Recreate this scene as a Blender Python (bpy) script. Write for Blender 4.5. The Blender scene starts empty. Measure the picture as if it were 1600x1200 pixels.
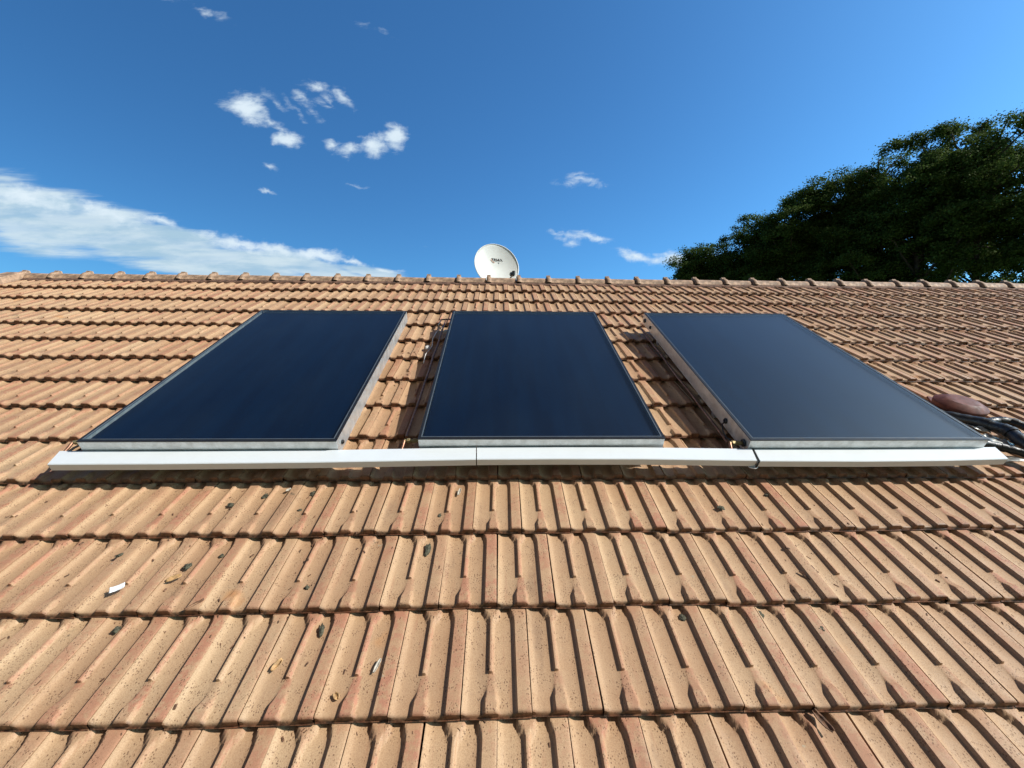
import bpy, math, random
import numpy as np
from mathutils import Matrix, Vector, noise as mnoise

SC = bpy.context.scene
COL = SC.collection
R = math.radians
PITCH = R(30)
U = Vector((1, 0, 0)); V = Vector((0, math.cos(PITCH), math.sin(PITCH))); N = Vector((0, -math.sin(PITCH), math.cos(PITCH)))
ORG = Vector((0, 0, 4.2))
ROOF = Matrix(((U.x, V.x, N.x, ORG.x), (U.y, V.y, N.y, ORG.y), (U.z, V.z, N.z, ORG.z), (0, 0, 0, 1)))

# ---------------------------------------------------------------- camera
cd = bpy.data.cameras.new('camera'); cam = bpy.data.objects.new('camera', cd); COL.objects.link(cam)
cd.sensor_width = 36; cd.lens = 36 * 643.96 / 1600; cd.clip_start = 0.05; cd.clip_end = 3000
cl = ORG + N * 1.504
cam.matrix_world = Matrix(((0.99948515, -0.00204727, -0.0320194, cl.x), (-0.03199882, 0.0093988, -0.99944371, cl.y),
                           (0.00234707, 0.99995375, 0.00932845, cl.z), (0, 0, 0, 1)))
SC.camera = cam

# ---------------------------------------------------------------- sun, sky, exposure
SUNR = (1.11, 0.18, 1.0)
sd = (U * SUNR[0] + V * SUNR[1] + N * SUNR[2]).normalized()
ld = bpy.data.lights.new('sun', 'SUN'); ld.energy = 4.35; ld.angle = R(0.53); ld.color = (1.0, 0.955, 0.89)
sun = bpy.data.objects.new('sun', ld); COL.objects.link(sun); sun.rotation_euler = sd.to_track_quat('Z', 'Y').to_euler()
SC.view_settings.view_transform = 'Standard'; SC.view_settings.look = 'None'; SC.view_settings.gamma = 1
SC.view_settings.exposure = 0.4
SC.cycles.max_bounces = 8; SC.cycles.transparent_max_bounces = 12
SC.cycles.use_denoising = True

class NT:
    """small helper round a node tree"""
    def __init__(s, tree): s.t = tree; s.n = tree.nodes; s.l = tree.links
    def node(s, kind, **kw):
        x = s.n.new(kind)
        for k, v in kw.items(): setattr(x, k, v)
        return x
    def put(s, sock, v):
        if v is None: return
        if hasattr(v, 'is_output'): s.l.new(v, sock)
        else: sock.default_value = v
    def math(s, op, a, b=None, c=None, clamp=False):
        x = s.node('ShaderNodeMath', operation=op, use_clamp=clamp)
        for i, v in enumerate((a, b, c)):
            s.put(x.inputs[i], v)
        return x.outputs[0]
    def vmath(s, op, a, b=None):
        x = s.node('ShaderNodeVectorMath', operation=op); s.put(x.inputs[0], a)
        if b is not None: s.put(x.inputs[1], b)
        return x.outputs['Value'] if op in ('LENGTH', 'DOT_PRODUCT') else x.outputs['Vector']
    def noise(s, vec, scale, detail=4, rough=0.55, w=None, dist=0.0, col=False):
        x = s.node('ShaderNodeTexNoise')
        if w is not None: x.noise_dimensions = '4D'; s.put(x.inputs['W'], w)
        s.put(x.inputs['Vector'], vec); x.inputs['Scale'].default_value = scale
        x.inputs['Detail'].default_value = detail; x.inputs['Roughness'].default_value = rough; x.inputs['Distortion'].default_value = dist
        return x.outputs['Color'] if col else x.outputs['Fac']
    def ramp(s, f, lo, hi, a=0.0, b=1.0):
        x = s.node('ShaderNodeMapRange', interpolation_type='SMOOTHSTEP'); s.put(x.inputs['Value'], f)
        for k, v in (('From Min', lo), ('From Max', hi), ('To Min', a), ('To Max', b)): s.put(x.inputs[k], v)
        return x.outputs['Result']
    def mix(s, f, a, b, blend='MIX'):
        x = s.node('ShaderNodeMix', data_type='RGBA', blend_type=blend); s.put(x.inputs['Factor'], f)
        c = lambda v: (*v, 1) if isinstance(v, tuple) and len(v) == 3 else v
        s.put(x.inputs['A'], c(a)); s.put(x.inputs['B'], c(b)) if False else None
        ia = [i for i in x.inputs if i.name == 'A' and i.type == 'RGBA'][0]; ib = [i for i in x.inputs if i.name == 'B' and i.type == 'RGBA'][0]
        s.put(ia, c(a)); s.put(ib, c(b))
        return [o for o in x.outputs if o.type == 'RGBA'][0]
    def mapping(s, vec, loc=(0, 0, 0), rot=0, scale=(1, 1, 1), vt='POINT'):
        x = s.node('ShaderNodeMapping', vector_type=vt); s.put(x.inputs['Vector'], vec)
        x.inputs['Location'].default_value = loc; x.inputs['Rotation'].default_value = (0, 0, rot); x.inputs['Scale'].default_value = scale
        return x.outputs[0]

FILLC = (0.66, 0.44, 0.33)
SKYGAIN = (0.49, 0.82, 0.82)
world = bpy.data.worlds.new('World'); SC.world = world; world.use_nodes = True
w = NT(world.node_tree); w.n.clear()
sky = w.node('ShaderNodeTexSky', sky_type='NISHITA'); sky.sun_disc = False
sky.sun_elevation = math.asin(sd.z); sky.sun_rotation = math.atan2(sd.x, sd.y)
sky.altitude = 300; sky.air_density = 1.0; sky.dust_density = 2.0; sky.ozone_density = 6.0
tc = w.node('ShaderNodeTexCoord').outputs['Generated']
sep = w.node('ShaderNodeSeparateXYZ'); w.l.new(tc, sep.inputs[0])
yy = w.math('MAXIMUM', sep.outputs['Y'], 0.02)
cmb = w.node('ShaderNodeCombineXYZ'); w.l.new(w.math('DIVIDE', sep.outputs['X'], yy), cmb.inputs[0]); w.l.new(w.math('DIVIDE', sep.outputs['Z'], yy), cmb.inputs[1])
ab = cmb.outputs[0]        # bearing and height of a sky direction over the ridge
warp = w.vmath('MULTIPLY', w.vmath('SUBTRACT', w.noise(ab, 9, 5, 0.6, col=True), (0.5, 0.5, 0.5)), (0.085, 0.06, 0))
abw = w.vmath('ADD', ab, warp)
# cloud puffs: centre (bearing, height), half-axes, tilt, density
PUFFS = [
 # cumulus wisps, upper left
 (-.592, .640, .055, .038, -20, 1.6), (-.545, .62, .05, .018, -35, .9), (-.505, .570, .046, .022, -14, 1.65), (-.512, .58, .02, .022, 0, 1.2),
 (-.352, .542, .045, .018, 12, 1.25), (-.300, .556, .040, .028, 10, 1.55), (-.253, .578, .033, .036, 10, 1.6), (-.395, .550, .025, .018, 0, 1.2),
 (-.60, .655, .07, .018, 5, .9), (-.53, .66, .05, .014, -30, .75), (-.49, .645, .012, .05, 35, .7), (-.36, .66, .012, .03, 40, .7), (-.42, .65, .04, .012, -20, .6),
 (-.47, .668, .04, .016, -40, .9), (-.43, .69, .05, .02, -25, .95), (-.375, .675, .03, .02, -35, 1.0), (-.455, .64, .014, .035, 40, .7), (-.41, .66, .012, .035, 40, .65),
 (-.545, .505, .03, .010, -15, .75), (-.553, .452, .028, .007, -6, .85), (-.346, .468, .034, .007, 0, .75),
 # right of the dish
 (.205, .485, .08, .013, 2, .85), (.19, .497, .05, .010, 15, .6), (.165, .362, .06, .012, -3, .8), (.215, .348, .075, .014, -8, 1.0), (.185, .335, .03, .012, 0, .8),
 (.335, .302, .07, .018, -14, 1.2), (.425, .296, .075, .024, 8, 1.35), (.50, .30, .06, .02, 10, 1.1),
 # edge of frame, top left, and faint shreds
 (-.76, .90, .06, .022, 10, .85), (-.68, .865, .05, .014, -20, .7), (-.30, .84, .06, .012, -20, .5), (-.2, .325, .05, .006, 0, .45), (.02, .33, .04, .006, 0, .35),
]
BANK = [   # long smooth bank on the left, thick at the edge of the picture, tapering down to the ridge
 (-1.35, .43, .26, .088, -13, 1.2), (-1.10, .383, .24, .084, -15, 1.2), (-.90, .342, .20, .066, -16, 1.15), (-.74, .302, .20, .060, -17, 1.1),
 (-.60, .272, .18, .046, -15, 1.1), (-.44, .262, .16, .030, -13, 1.1), (-.31, .256, .10, .014, -10, 1.0), (-.66, .245, .22, .026, -8, .8)]
CREST = [  # its brighter upper edge
 (-1.10, .424, .17, .030, -12, 1.3), (-.92, .392, .14, .026, -14, 1.25), (-.80, .372, .08, .014, -16, 1.1), (-.62, .326, .12, .022, -10, 1.25), (-.53, .312, .10, .020, -10, 1.4),
 (-.43, .297, .10, .018, -9, 1.4), (-.36, .288, .07, .009, -10, 1.1), (-.27, .268, .06, .006, -12, .9)]
PUFFS += CREST
def puffs(lst, vec):
    out = None
    for (a, b, ra, rb, an, am) in lst:
        m = w.mapping(vec, (a, b, 0), R(an), (ra, rb, 1), 'TEXTURE')
        d = w.math('MULTIPLY_ADD', w.math('MULTIPLY', w.vmath('LENGTH', m), -am), 0.8, am)
        out = d if out is None else w.math('SMOOTH_MAX', out, d, 0.12)
    return out
dens = None
for (a, b, ra, rb, an, am) in PUFFS:
    m = w.mapping(abw, (a, b, 0), R(an), (ra, rb, 1), 'TEXTURE')
    d = w.math('MULTIPLY_ADD', w.math('MULTIPLY', w.vmath('LENGTH', m), -am), 0.8, am)
    dens = d if dens is None else w.math('SMOOTH_MAX', dens, d, 0.12)
det = w.noise(w.mapping(ab, (0, 0, 0), R(14), (1.0, 1.7, 1)), 26, 8, 0.62, dist=0.4)
fine = w.noise(w.mapping(ab, (3, 1, 0), R(12), (.6, 2.2, 1)), 40, 8, 0.6)
dd = w.math('ADD', dens, w.math('MULTIPLY_ADD', det, 1.5, -0.98))
dd = w.math('ADD', dd, w.math('MULTIPLY_ADD', fine, 0.75, -0.36))
cov = w.ramp(dd, 0.0, 1.15, 0.0, 0.94)
warp2 = w.vmath('MULTIPLY', w.vmath('SUBTRACT', w.noise(ab, 5, 4, 0.55, col=True), (0.5, 0.5, 0.5)), (0.05, 0.035, 0))
bk_ = puffs(BANK, w.vmath('ADD', ab, warp2))
strk = w.noise(w.mapping(ab, (0, 0, 0), R(16), (.45, 4.5, 1)), 9, 6, 0.6)
bk_ = w.math('ADD', bk_, w.math('MULTIPLY_ADD', strk, 1.1, -0.60))
bcov = w.ramp(bk_, 0.05, 0.55, 0.0, 1.0)
bcov = w.math('MULTIPLY', bcov, w.ramp(strk, 0.3, 0.7, 0.76, 0.94))
bcov = w.math('MULTIPLY', bcov, w.ramp(sep.outputs['Y'], 0.05, 0.2))
cov = w.math('MULTIPLY', cov, w.ramp(sep.outputs['Y'], 0.05, 0.2))
shade = w.ramp(w.noise(abw, 14, 5, 0.6), 0.35, 0.65, 0.78, 1.0)
cloudc = w.mix(shade, (2.6, 3.7, 4.5), (4.6, 5.3, 5.8))
gm = w.node('ShaderNodeGamma'); gm.inputs[1].default_value = 1.30; w.l.new(sky.outputs[0], gm.inputs[0])
aw = w.ramp(w.vmath('DOT_PRODUCT', tc, tuple(sd)), -0.60, 0.22, 0.60, 1.0)      # sky darkens away from the sun
skyc = w.vmath('MULTIPLY', gm.outputs[0], SKYGAIN)
sc_ = w.node('ShaderNodeVectorMath', operation='SCALE'); w.l.new(skyc, sc_.inputs[0]); w.l.new(aw, sc_.inputs['Scale']); skyc = sc_.outputs[0]
bcol = w.mix(w.ramp(w.noise(w.mapping(ab, (1, 0, 0), R(15), (.7, 3.2, 1)), 8, 5, 0.6), 0.35, 0.62), (2.5, 3.6, 4.4), (3.9, 4.7, 5.1))
skc = w.mix(bcov, skyc, bcol)
skc = w.mix(cov, skc, cloudc)
# unseen warm grey sky overhead and behind, added to warm the shadow fill
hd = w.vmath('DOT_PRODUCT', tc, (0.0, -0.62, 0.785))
fillm = w.ramp(w.math('ADD', hd, w.math('MULTIPLY_ADD', w.noise(tc, 3.0, 5, 0.6), 0.24, -0.12)), 0.46, 0.72, 0.0, 0.97)
skc = w.mix(fillm, skc, FILLC)
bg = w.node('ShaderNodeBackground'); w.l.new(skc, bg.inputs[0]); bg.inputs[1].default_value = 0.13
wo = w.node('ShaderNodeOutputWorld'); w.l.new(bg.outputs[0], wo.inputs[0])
world.cycles.sampling_method = 'MANUAL'; world.cycles.sample_map_resolution = 1024

# ---------------------------------------------------------------- materials
def material(name):
    m = bpy.data.materials.new(name); m.use_nodes = True
    t = NT(m.node_tree); p = t.n['Principled BSDF']
    return m, t, p

def bump(t, p, h, strength=0.3, dist=0.002):
    b = t.node('ShaderNodeBump'); b.inputs['Strength'].default_value = strength; b.inputs['Distance'].default_value = dist
    t.put(b.inputs['Height'], h); t.l.new(b.outputs[0], p.inputs['Normal'])

def simple(name, col, rough=0.5, metal=0.0, var=0.12, scale=20, bmp=0.0, spec=0.5):
    m, t, p = material(name)
    o = t.node('ShaderNodeTexCoord').outputs['Object']
    n = t.noise(o, scale, 5, 0.6)
    dark = tuple(c * (1 - var * 2) for c in col); lite = tuple(min(1, c * (1 + var)) for c in col)
    t.l.new(t.mix(t.ramp(n, 0.3, 0.7), dark, lite), p.inputs['Base Color'])
    p.inputs['Metallic'].default_value = metal; p.inputs['Specular IOR Level'].default_value = spec
    t.l.new(t.ramp(t.noise(o, scale * 2.3, 4), 0.3, 0.7, max(0.02, rough - 0.08), min(1, rough + 0.08)), p.inputs['Roughness'])
    if bmp: bump(t, p, t.noise(o, scale * 4, 5), bmp, 0.002)
    return m

def tile_material():
    m, t, p = material('weathered_roof_tile')
    o = t.node('ShaderNodeTexCoord').outputs['Object']
    at = t.node('ShaderNodeAttribute', attribute_name='tint')
    s = t.node('ShaderNodeSeparateColor'); t.l.new(at.outputs['Color'], s.inputs[0])
    rnd, band, front = s.outputs[0], s.outputs[1], s.outputs[2]
    rw = t.math('MULTIPLY', rnd, 37.0)
    big = t.noise(o, 0.9, 4, 0.6)
    mid = t.noise(o, 9, 5, 0.62, w=rw)
    sm = t.noise(o, 60, 5, 0.65, w=rw)
    streak = t.noise(t.mapping(o, (0, 0, 0), 0, (60, 5, 20)), 1.0, 5, 0.6, w=rw)
    c = t.mix(t.ramp(t.math('ADD', t.math('MULTIPLY', mid, 0.7), t.math('MULTIPLY', rnd, 0.32)), 0.36, 0.68), (0.520, 0.346, 0.200), (0.450, 0.282, 0.158))
    c = t.mix(t.ramp(big, 0.42, 0.66, 0.0, 0.45), c, (0.485, 0.352, 0.213))
    # worn, redder clay on the raised bands
    red = t.math('MULTIPLY', band, t.ramp(t.math('ADD', sm, t.math('MULTIPLY', t.math('SUBTRACT', mid, 0.5), 1.1)), 0.38, 0.62, 0.22, 0.95))
    red = t.math('MULTIPLY', red, t.ramp(t.math('ADD', rnd, big), 0.65, 1.25, 0.45, 1.0))
    c = t.mix(t.math('MULTIPLY', red, 0.95), c, (0.43, 0.185, 0.115))
    # piece to piece differences in the firing
    vr = t.node('ShaderNodeTexWhiteNoise', noise_dimensions='1D'); t.l.new(t.math('MULTIPLY', rnd, 91.7), vr.inputs['W'])
    c = t.mix(t.ramp(vr.outputs['Value'], 0.0, 1.0, 0.0, 0.42), c, (0.36, 0.205, 0.115))
    # grey-brown run-off stains that follow the slope
    st = t.math('MULTIPLY', t.ramp(t.noise(t.mapping(o, (0, 0, 0), 0, (9, 1.6, 4)), 1.0, 6, 0.65, w=3.0), 0.53, 0.68), t.ramp(t.noise(o, 40, 4, 0.65), 0.36, 0.60, 0.45, 1.0))
    c = t.mix(t.math('MULTIPLY', st, 0.55), c, (0.23, 0.150, 0.095))
    # orange flush here and there
    og = t.ramp(t.noise(o, 4.3, 3, 0.5, w=2.0), 0.66, 0.76, 0, 0.55)
    c = t.mix(og, c, (0.55, 0.24, 0.07))
    # reddish scratches running down the slope
    c = t.mix(t.ramp(streak, 0.57, 0.70, 0, 0.32), c, (0.36, 0.17, 0.10))
    # fine grain
    c = t.mix(t.ramp(t.noise(o, 300, 4, 0.75), 0.40, 0.66, 0, 0.5), c, (0.24, 0.13, 0.07))
    # pits and grit
    v = t.node('ShaderNodeTexVoronoi'); t.l.new(t.mapping(o, (0, 0, 0), 0, (1, .8, 1)), v.inputs['Vector']); v.inputs['Scale'].default_value = 150; v.inputs['Randomness'].default_value = 1
    pit = t.math('MULTIPLY', t.ramp(v.outputs['Distance'], 0.20, 0.36, 1, 0), t.ramp(t.noise(o, 23, 4), 0.44, 0.60))
    v2 = t.node('ShaderNodeTexVoronoi'); t.l.new(t.vmath('ADD', o, (3.3, 1.7, .4)), v2.inputs['Vector']); v2.inputs['Scale'].default_value = 60
    pit2 = t.math('MULTIPLY', t.ramp(v2.outputs['Distance'], 0.10, 0.17, 1, 0), t.ramp(t.noise(o, 7, 3), 0.50, 0.62))
    pits = t.math('MAXIMUM', pit, pit2)
    c = t.mix(t.math('MULTIPLY', pits, 0.72), c, (0.11, 0.055, 0.03))
    # lichen crust
    li = t.math('MULTIPLY', t.ramp(t.noise(o, 5.5, 5, 0.65, w=5.0), 0.665, 0.70), t.ramp(t.noise(o, 90, 4, 0.6), 0.40, 0.52))
    c = t.mix(t.math('MULTIPLY', li, 0.8), c, (0.085, 0.075, 0.05))
    li2 = t.math('MULTIPLY', t.ramp(t.noise(o, 14, 5, 0.65, w=9.0), 0.68, 0.72), t.ramp(t.noise(o, 120, 4, 0.6), 0.42, 0.52))
    c = t.mix(t.math('MULTIPLY', li2, 0.6), c, (0.36, 0.34, 0.25))
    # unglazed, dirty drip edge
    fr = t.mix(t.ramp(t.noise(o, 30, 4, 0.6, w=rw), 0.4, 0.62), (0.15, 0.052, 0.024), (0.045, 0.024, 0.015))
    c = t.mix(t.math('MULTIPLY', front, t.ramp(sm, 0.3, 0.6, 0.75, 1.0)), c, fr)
    t.l.new(c, p.inputs['Base Color'])
    t.l.new(t.ramp(mid, 0.3, 0.7, 0.50, 0.72), p.inputs['Roughness']); p.inputs['Specular IOR Level'].default_value = 0.22
    h = t.math('ADD', t.math('MULTIPLY', t.noise(o, 190, 4, 0.7), 0.45), t.math('MULTIPLY', pits, -0.8))
    h = t.math('ADD', h, t.math('MULTIPLY', mid, 0.9))
    h = t.math('ADD', h, t.math('MULTIPLY', t.math('MAXIMUM', li, li2), 0.7))
    bump(t, p, h, 0.55, 0.0016)
    return m

MT = tile_material()
M_ridge = simple('ridge_clay', (0.43, 0.275, 0.175), 0.75, var=0.28, scale=14, bmp=0.5)
M_dark = simple('roof_underlay', (0.03, 0.022, 0.018), 0.9)
M_mortar = simple('ridge_mortar', (0.16, 0.085, 0.055), 0.9, var=0.3, scale=25, bmp=0.6)
M_wall = simple('house_render', (0.62, 0.57, 0.48), 0.85, var=0.06, scale=3, bmp=0.2)
M_gasket = simple('black_rubber', (0.012, 0.012, 0.013), 0.45)
M_trim = simple('silver_trim', (0.11, 0.13, 0.15), 0.5, 0.3, var=0.05)
M_brass = simple('brass', (0.45, 0.36, 0.18), 0.5, 0.6, scale=60)
M_copper = simple('aged_copper', (0.38, 0.20, 0.13), 0.45, 0.7, var=0.25, scale=40)
M_hose = simple('black_foam', (0.012, 0.013, 0.014), 0.42, var=0.3, scale=30, bmp=0.9, spec=0.6)
M_foil = simple('grey_foil', (0.62, 0.62, 0.56), 0.35, 0.5, var=0.25, scale=18, bmp=0.5)
M_tape = simple('white_tape', (0.75, 0.74, 0.70), 0.5)
M_vent = simple('brown_plastic', (0.14, 0.042, 0.028), 0.6, var=0.2, scale=22, bmp=0.12, spec=0.3)
M_dish = simple('dish_enamel', (0.72, 0.73, 0.70), 0.42, var=0.03, scale=5)
M_grey = simple('galvanised_steel', (0.42, 0.43, 0.44), 0.4, 0.8)
M_letter = simple('dark_print', (0.03, 0.03, 0.035), 0.5)
M_orange = simple('faded_orange_print', (0.62, 0.40, 0.30), 0.5)
M_lnb = simple('dark_lnb_plastic', (0.035, 0.035, 0.04), 0.4)
M_paper = simple('white_paper', (0.85, 0.86, 0.86), 0.7, var=0.03)
M_moss = simple('dark_moss', (0.085, 0.080, 0.050), 0.95, var=0.45, scale=160, bmp=1.0)
M_bark = simple('brown_bark', (0.17, 0.085, 0.045), 0.8, var=0.35, scale=60, bmp=0.6)
M_dry = simple('dry_leaf', (0.50, 0.30, 0.13), 0.7, var=0.25, scale=50)
M_pale = simple('pale_chip', (0.48, 0.43, 0.35), 0.6, var=0.2, scale=60)
M_trunk = simple('tree_bark', (0.09, 0.07, 0.05), 0.9, var=0.3, scale=6, bmp=0.6)
M_grass = simple('lawn', (0.06, 0.10, 0.03), 0.95, var=0.35, scale=0.8)

def white_metal():
    m, t, p = material('white_painted_sheet')
    o = t.node('ShaderNodeTexCoord').outputs['Object']
    c = t.mix(t.ramp(t.noise(o, 6, 5, 0.7), 0.35, 0.7, 0, 0.25), (0.67, 0.70, 0.715), (0.56, 0.58, 0.585))
    c = t.mix(t.ramp(t.noise(t.mapping(o, scale=(2, 30, 10)), 6, 5, 0.7), 0.62, 0.74, 0, 0.35), c, (0.42, 0.38, 0.33))
    t.l.new(c, p.inputs['Base Color']); p.inputs['Roughness'].default_value = 0.42
    bump(t, p, t.noise(t.mapping(o, scale=(1, 4, 1)), 7, 3), 0.10, 0.004)
    return m
M_white = white_metal()

def alu():
    m, t, p = material('mill_aluminium')
    o = t.node('ShaderNodeTexCoord').outputs['Object']
    c = t.mix(t.ramp(t.noise(o, 14, 6, 0.7), 0.3, 0.7), (0.54, 0.55, 0.54), (0.74, 0.75, 0.74))
    c = t.mix(t.ramp(t.noise(t.mapping(o, scale=(9, 3, 3)), 6, 6, 0.75), 0.60, 0.70, 0, 0.5), c, (0.34, 0.31, 0.26))
    t.l.new(c, p.inputs['Base Color']); p.inputs['Metallic'].default_value = 0.7
    t.l.new(t.ramp(t.noise(o, 30, 4), 0.3, 0.7, 0.28, 0.48), p.inputs['Roughness'])
    return m
M_alu = alu()

def absorber():
    m, t, p = material('selective_absorber')
    o = t.node('ShaderNodeTexCoord').outputs['Object']
    c = t.mix(t.ramp(t.noise(t.mapping(o, scale=(7, .5, 1)), 2.2, 3), 0.35, 0.65), (0.0003, 0.0045, 0.017), (0.0006, 0.0075, 0.025))
    t.l.new(c, p.inputs['Base Color']); p.inputs['Roughness'].default_value = 0.5; p.inputs['Metallic'].default_value = 0.0
    p.inputs['Specular IOR Level'].default_value = 0.15
    return m
M_abs = absorber()

def solar_glass():
    m, t, p = material('solar_glass'); t.n.remove(p)
    o = t.node('ShaderNodeTexCoord').outputs['Object']
    tr = t.node('ShaderNodeBsdfTransparent'); tr.inputs[0].default_value = (0.80, 0.86, 0.87, 1)
    gl = t.node('ShaderNodeBsdfGlossy'); gl.inputs['Roughness'].default_value = 0.09
    gl2 = t.node('ShaderNodeBsdfGlossy'); gl2.inputs['Roughness'].default_value = 0.42
    df = t.node('ShaderNodeBsdfDiffuse'); df.inputs[0].default_value = (0.28, 0.44, 0.56, 1)
    geo = t.node('ShaderNodeNewGeometry')      # Schlick reflectance, the same from both sides of the pane
    cz = t.math('ABSOLUTE', t.vmath('DOT_PRODUCT', geo.outputs['Incoming'], geo.outputs['Normal']))
    frs = t.math('MULTIPLY_ADD', t.math('POWER', t.math('SUBTRACT', 1.0, cz), 5.0), 0.96, 0.040)
    mg = t.node('ShaderNodeMixShader'); mg.inputs[0].default_value = 0.45; t.l.new(gl.outputs[0], mg.inputs[1]); t.l.new(gl2.outputs[0], mg.inputs[2])
    a = t.node('ShaderNodeMixShader'); t.l.new(frs, a.inputs[0]); t.l.new(tr.outputs[0], a.inputs[1]); t.l.new(mg.outputs[0], a.inputs[2])
    dust = t.ramp(t.noise(t.mapping(o, scale=(1.6, .8, 1)), 2.1, 6, 0.65), 0.35, 0.80, 0.0005, 0.009)
    v = t.node('ShaderNodeTexVoronoi'); t.l.new(o, v.inputs['Vector']); v.inputs['Scale'].default_value = 16
    spots = t.math('MULTIPLY', t.ramp(v.outputs['Distance'], 0.02, 0.06, 0.10, 0), t.ramp(t.noise(o, 3), 0.5, 0.6))
    b = t.node('ShaderNodeMixShader'); t.l.new(t.math('ADD', dust, spots), b.inputs[0]); t.l.new(a.outputs[0], b.inputs[1]); t.l.new(df.outputs[0], b.inputs[2])
    t.l.new(b.outputs[0], t.n['Material Output'].inputs[0])
    return m
M_glass = solar_glass()

def leaf_material():
    m, t, p = material('broadleaf_foliage')
    at = t.node('ShaderNodeAttribute', attribute_name='tint'); s = t.node('ShaderNodeSeparateColor'); t.l.new(at.outputs['Color'], s.inputs[0])
    c = t.mix(s.outputs[0], (0.034, 0.066, 0.014), (0.115, 0.170, 0.040))
    c = t.mix(t.math('MULTIPLY', s.outputs[1], 0.6), c, (0.12, 0.15, 0.045))
    t.l.new(c, p.inputs['Base Color']); p.inputs['Roughness'].default_value = 0.7; p.inputs['Specular IOR Level'].default_value = 0.06
    tl = t.node('ShaderNodeBsdfTranslucent'); t.l.new(c, tl.inputs[0])
    mx = t.node('ShaderNodeMixShader'); mx.inputs[0].default_value = 0.35
    t.l.new(p.outputs[0], mx.inputs[1]); t.l.new(tl.outputs[0], mx.inputs[2]); t.l.new(mx.outputs[0], t.n['Material Output'].inputs[0])
    return m
M_leaf = leaf_material()

# ---------------------------------------------------------------- mesh helpers
class MB:
    def __init__(s): s.v = []; s.f = []
    def add(s, vs, fs):
        k = len(s.v); s.v += [tuple(x) for x in vs]; s.f += [tuple(i + k for i in f) for f in fs]; return s
    def box(s, a, b):
        x0, y0, z0 = a; x1, y1, z1 = b
        return s.add([(x0, y0, z0), (x1, y0, z0), (x1, y1, z0), (x0, y1, z0), (x0, y0, z1), (x1, y0, z1), (x1, y1, z1), (x0, y1, z1)],
                     [(0, 3, 2, 1), (4, 5, 6, 7), (0, 1, 5, 4), (1, 2, 6, 5), (2, 3, 7, 6), (3, 0, 4, 7)])
    def tube(s, pts, rad, n=8, cap=True):
        pts = [Vector(p) for p in pts]; rr = rad if isinstance(rad, (list, tuple)) else [rad] * len(pts)
        vs = []; up = Vector((0.1, 0.2, 1)).normalized()
        for i, p in enumerate(pts):
            d = (pts[min(i + 1, len(pts) - 1)] - pts[max(i - 1, 0)]).normalized()
            a = d.cross(up); a = a.normalized() if a.length > 1e-4 else Vector((1, 0, 0)); b = d.cross(a).normalized()
            for k in range(n):
                t = 2 * math.pi * k / n; vs.append(p + (a * math.cos(t) + b * math.sin(t)) * rr[i])
        fs = [(i * n + k, i * n + (k + 1) % n, (i + 1) * n + (k + 1) % n, (i + 1) * n + k) for i in range(len(pts) - 1) for k in range(n)]
        if cap: fs += [tuple(range(n))[::-1], tuple((len(pts) - 1) * n + k for k in range(n))]
        return s.add(vs, fs)
    def lathe(s, prof, n=32, sx=1, sy=1, c=(0, 0, 0)):
        vs = [(c[0] + r * sx * math.cos(2 * math.pi * k / n), c[1] + r * sy * math.sin(2 * math.pi * k / n), c[2] + z) for r, z in prof for k in range(n)]
        fs = [(i * n + k, i * n + (k + 1) % n, (i + 1) * n + (k + 1) % n, (i + 1) * n + k) for i in range(len(prof) - 1) for k in range(n)]
        fs += [tuple(range(n))[::-1], tuple((len(prof) - 1) * n + k for k in range(n))]
        return s.add(vs, fs)
    def build(s, name, mat, parent=None, smooth=False, ang=40, bevel=0, mw=None):
        me = bpy.data.meshes.new(name); me.from_pydata(s.v, [], s.f); me.validate(); me.update()
        return link(name, me, mat, parent, smooth, ang, bevel, mw)

def link(name, me, mat, parent=None, smooth=False, ang=40, bevel=0, mw=None):
    if mat: me.materials.append(mat)
    if smooth:
        me.polygons.foreach_set('use_smooth', [True] * len(me.polygons)); me.set_sharp_from_angle(angle=R(ang))
    o = bpy.data.objects.new(name, me); COL.objects.link(o)
    if parent is not None: o.parent = parent
    if mw is not None: o.matrix_world = mw
    if bevel:
        b = o.modifiers.new('bevel', 'BEVEL'); b.width = bevel; b.segments = 2; b.limit_method = 'ANGLE'
    return o

def tag(o, label=None, cat=None, group=None, kind=None):
    for k, v in (('label', label), ('category', cat), ('group', group), ('kind', kind)):
        if v: o[k] = v
    return o

def thing(name, label, cat, group=None, mw=None):
    o = bpy.data.objects.new(name, None); COL.objects.link(o); o.empty_display_size = 0.1
    if mw is not None: o.matrix_world = mw
    return tag(o, label, cat, group)

def roofm(u, v, n=0.0, rz=0.0, level=False):
    if level:
        return Matrix.Translation(ROOF @ Vector((u, v, n))) @ Matrix.Rotation(rz, 4, 'Z')
    return ROOF @ Matrix.Translation((u, v, n)) @ Matrix.Rotation(rz, 4, 'Z')

# ---------------------------------------------------------------- ground
g = MB().add([(-1500, -1500, 0), (1500, -1500, 0), (1500, 1500, 0), (-1500, 1500, 0)], [(0, 1, 2, 3)]).build('ground', M_grass)
tag(g, kind='structure')

# ---------------------------------------------------------------- house and tiled roof
W_, G_, RISE, V0 = 0.2207, 0.3468, 0.031, 0.5701
U0 = -0.1135
UL, UR, VR = -5.76, 8.7, 5.16

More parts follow.
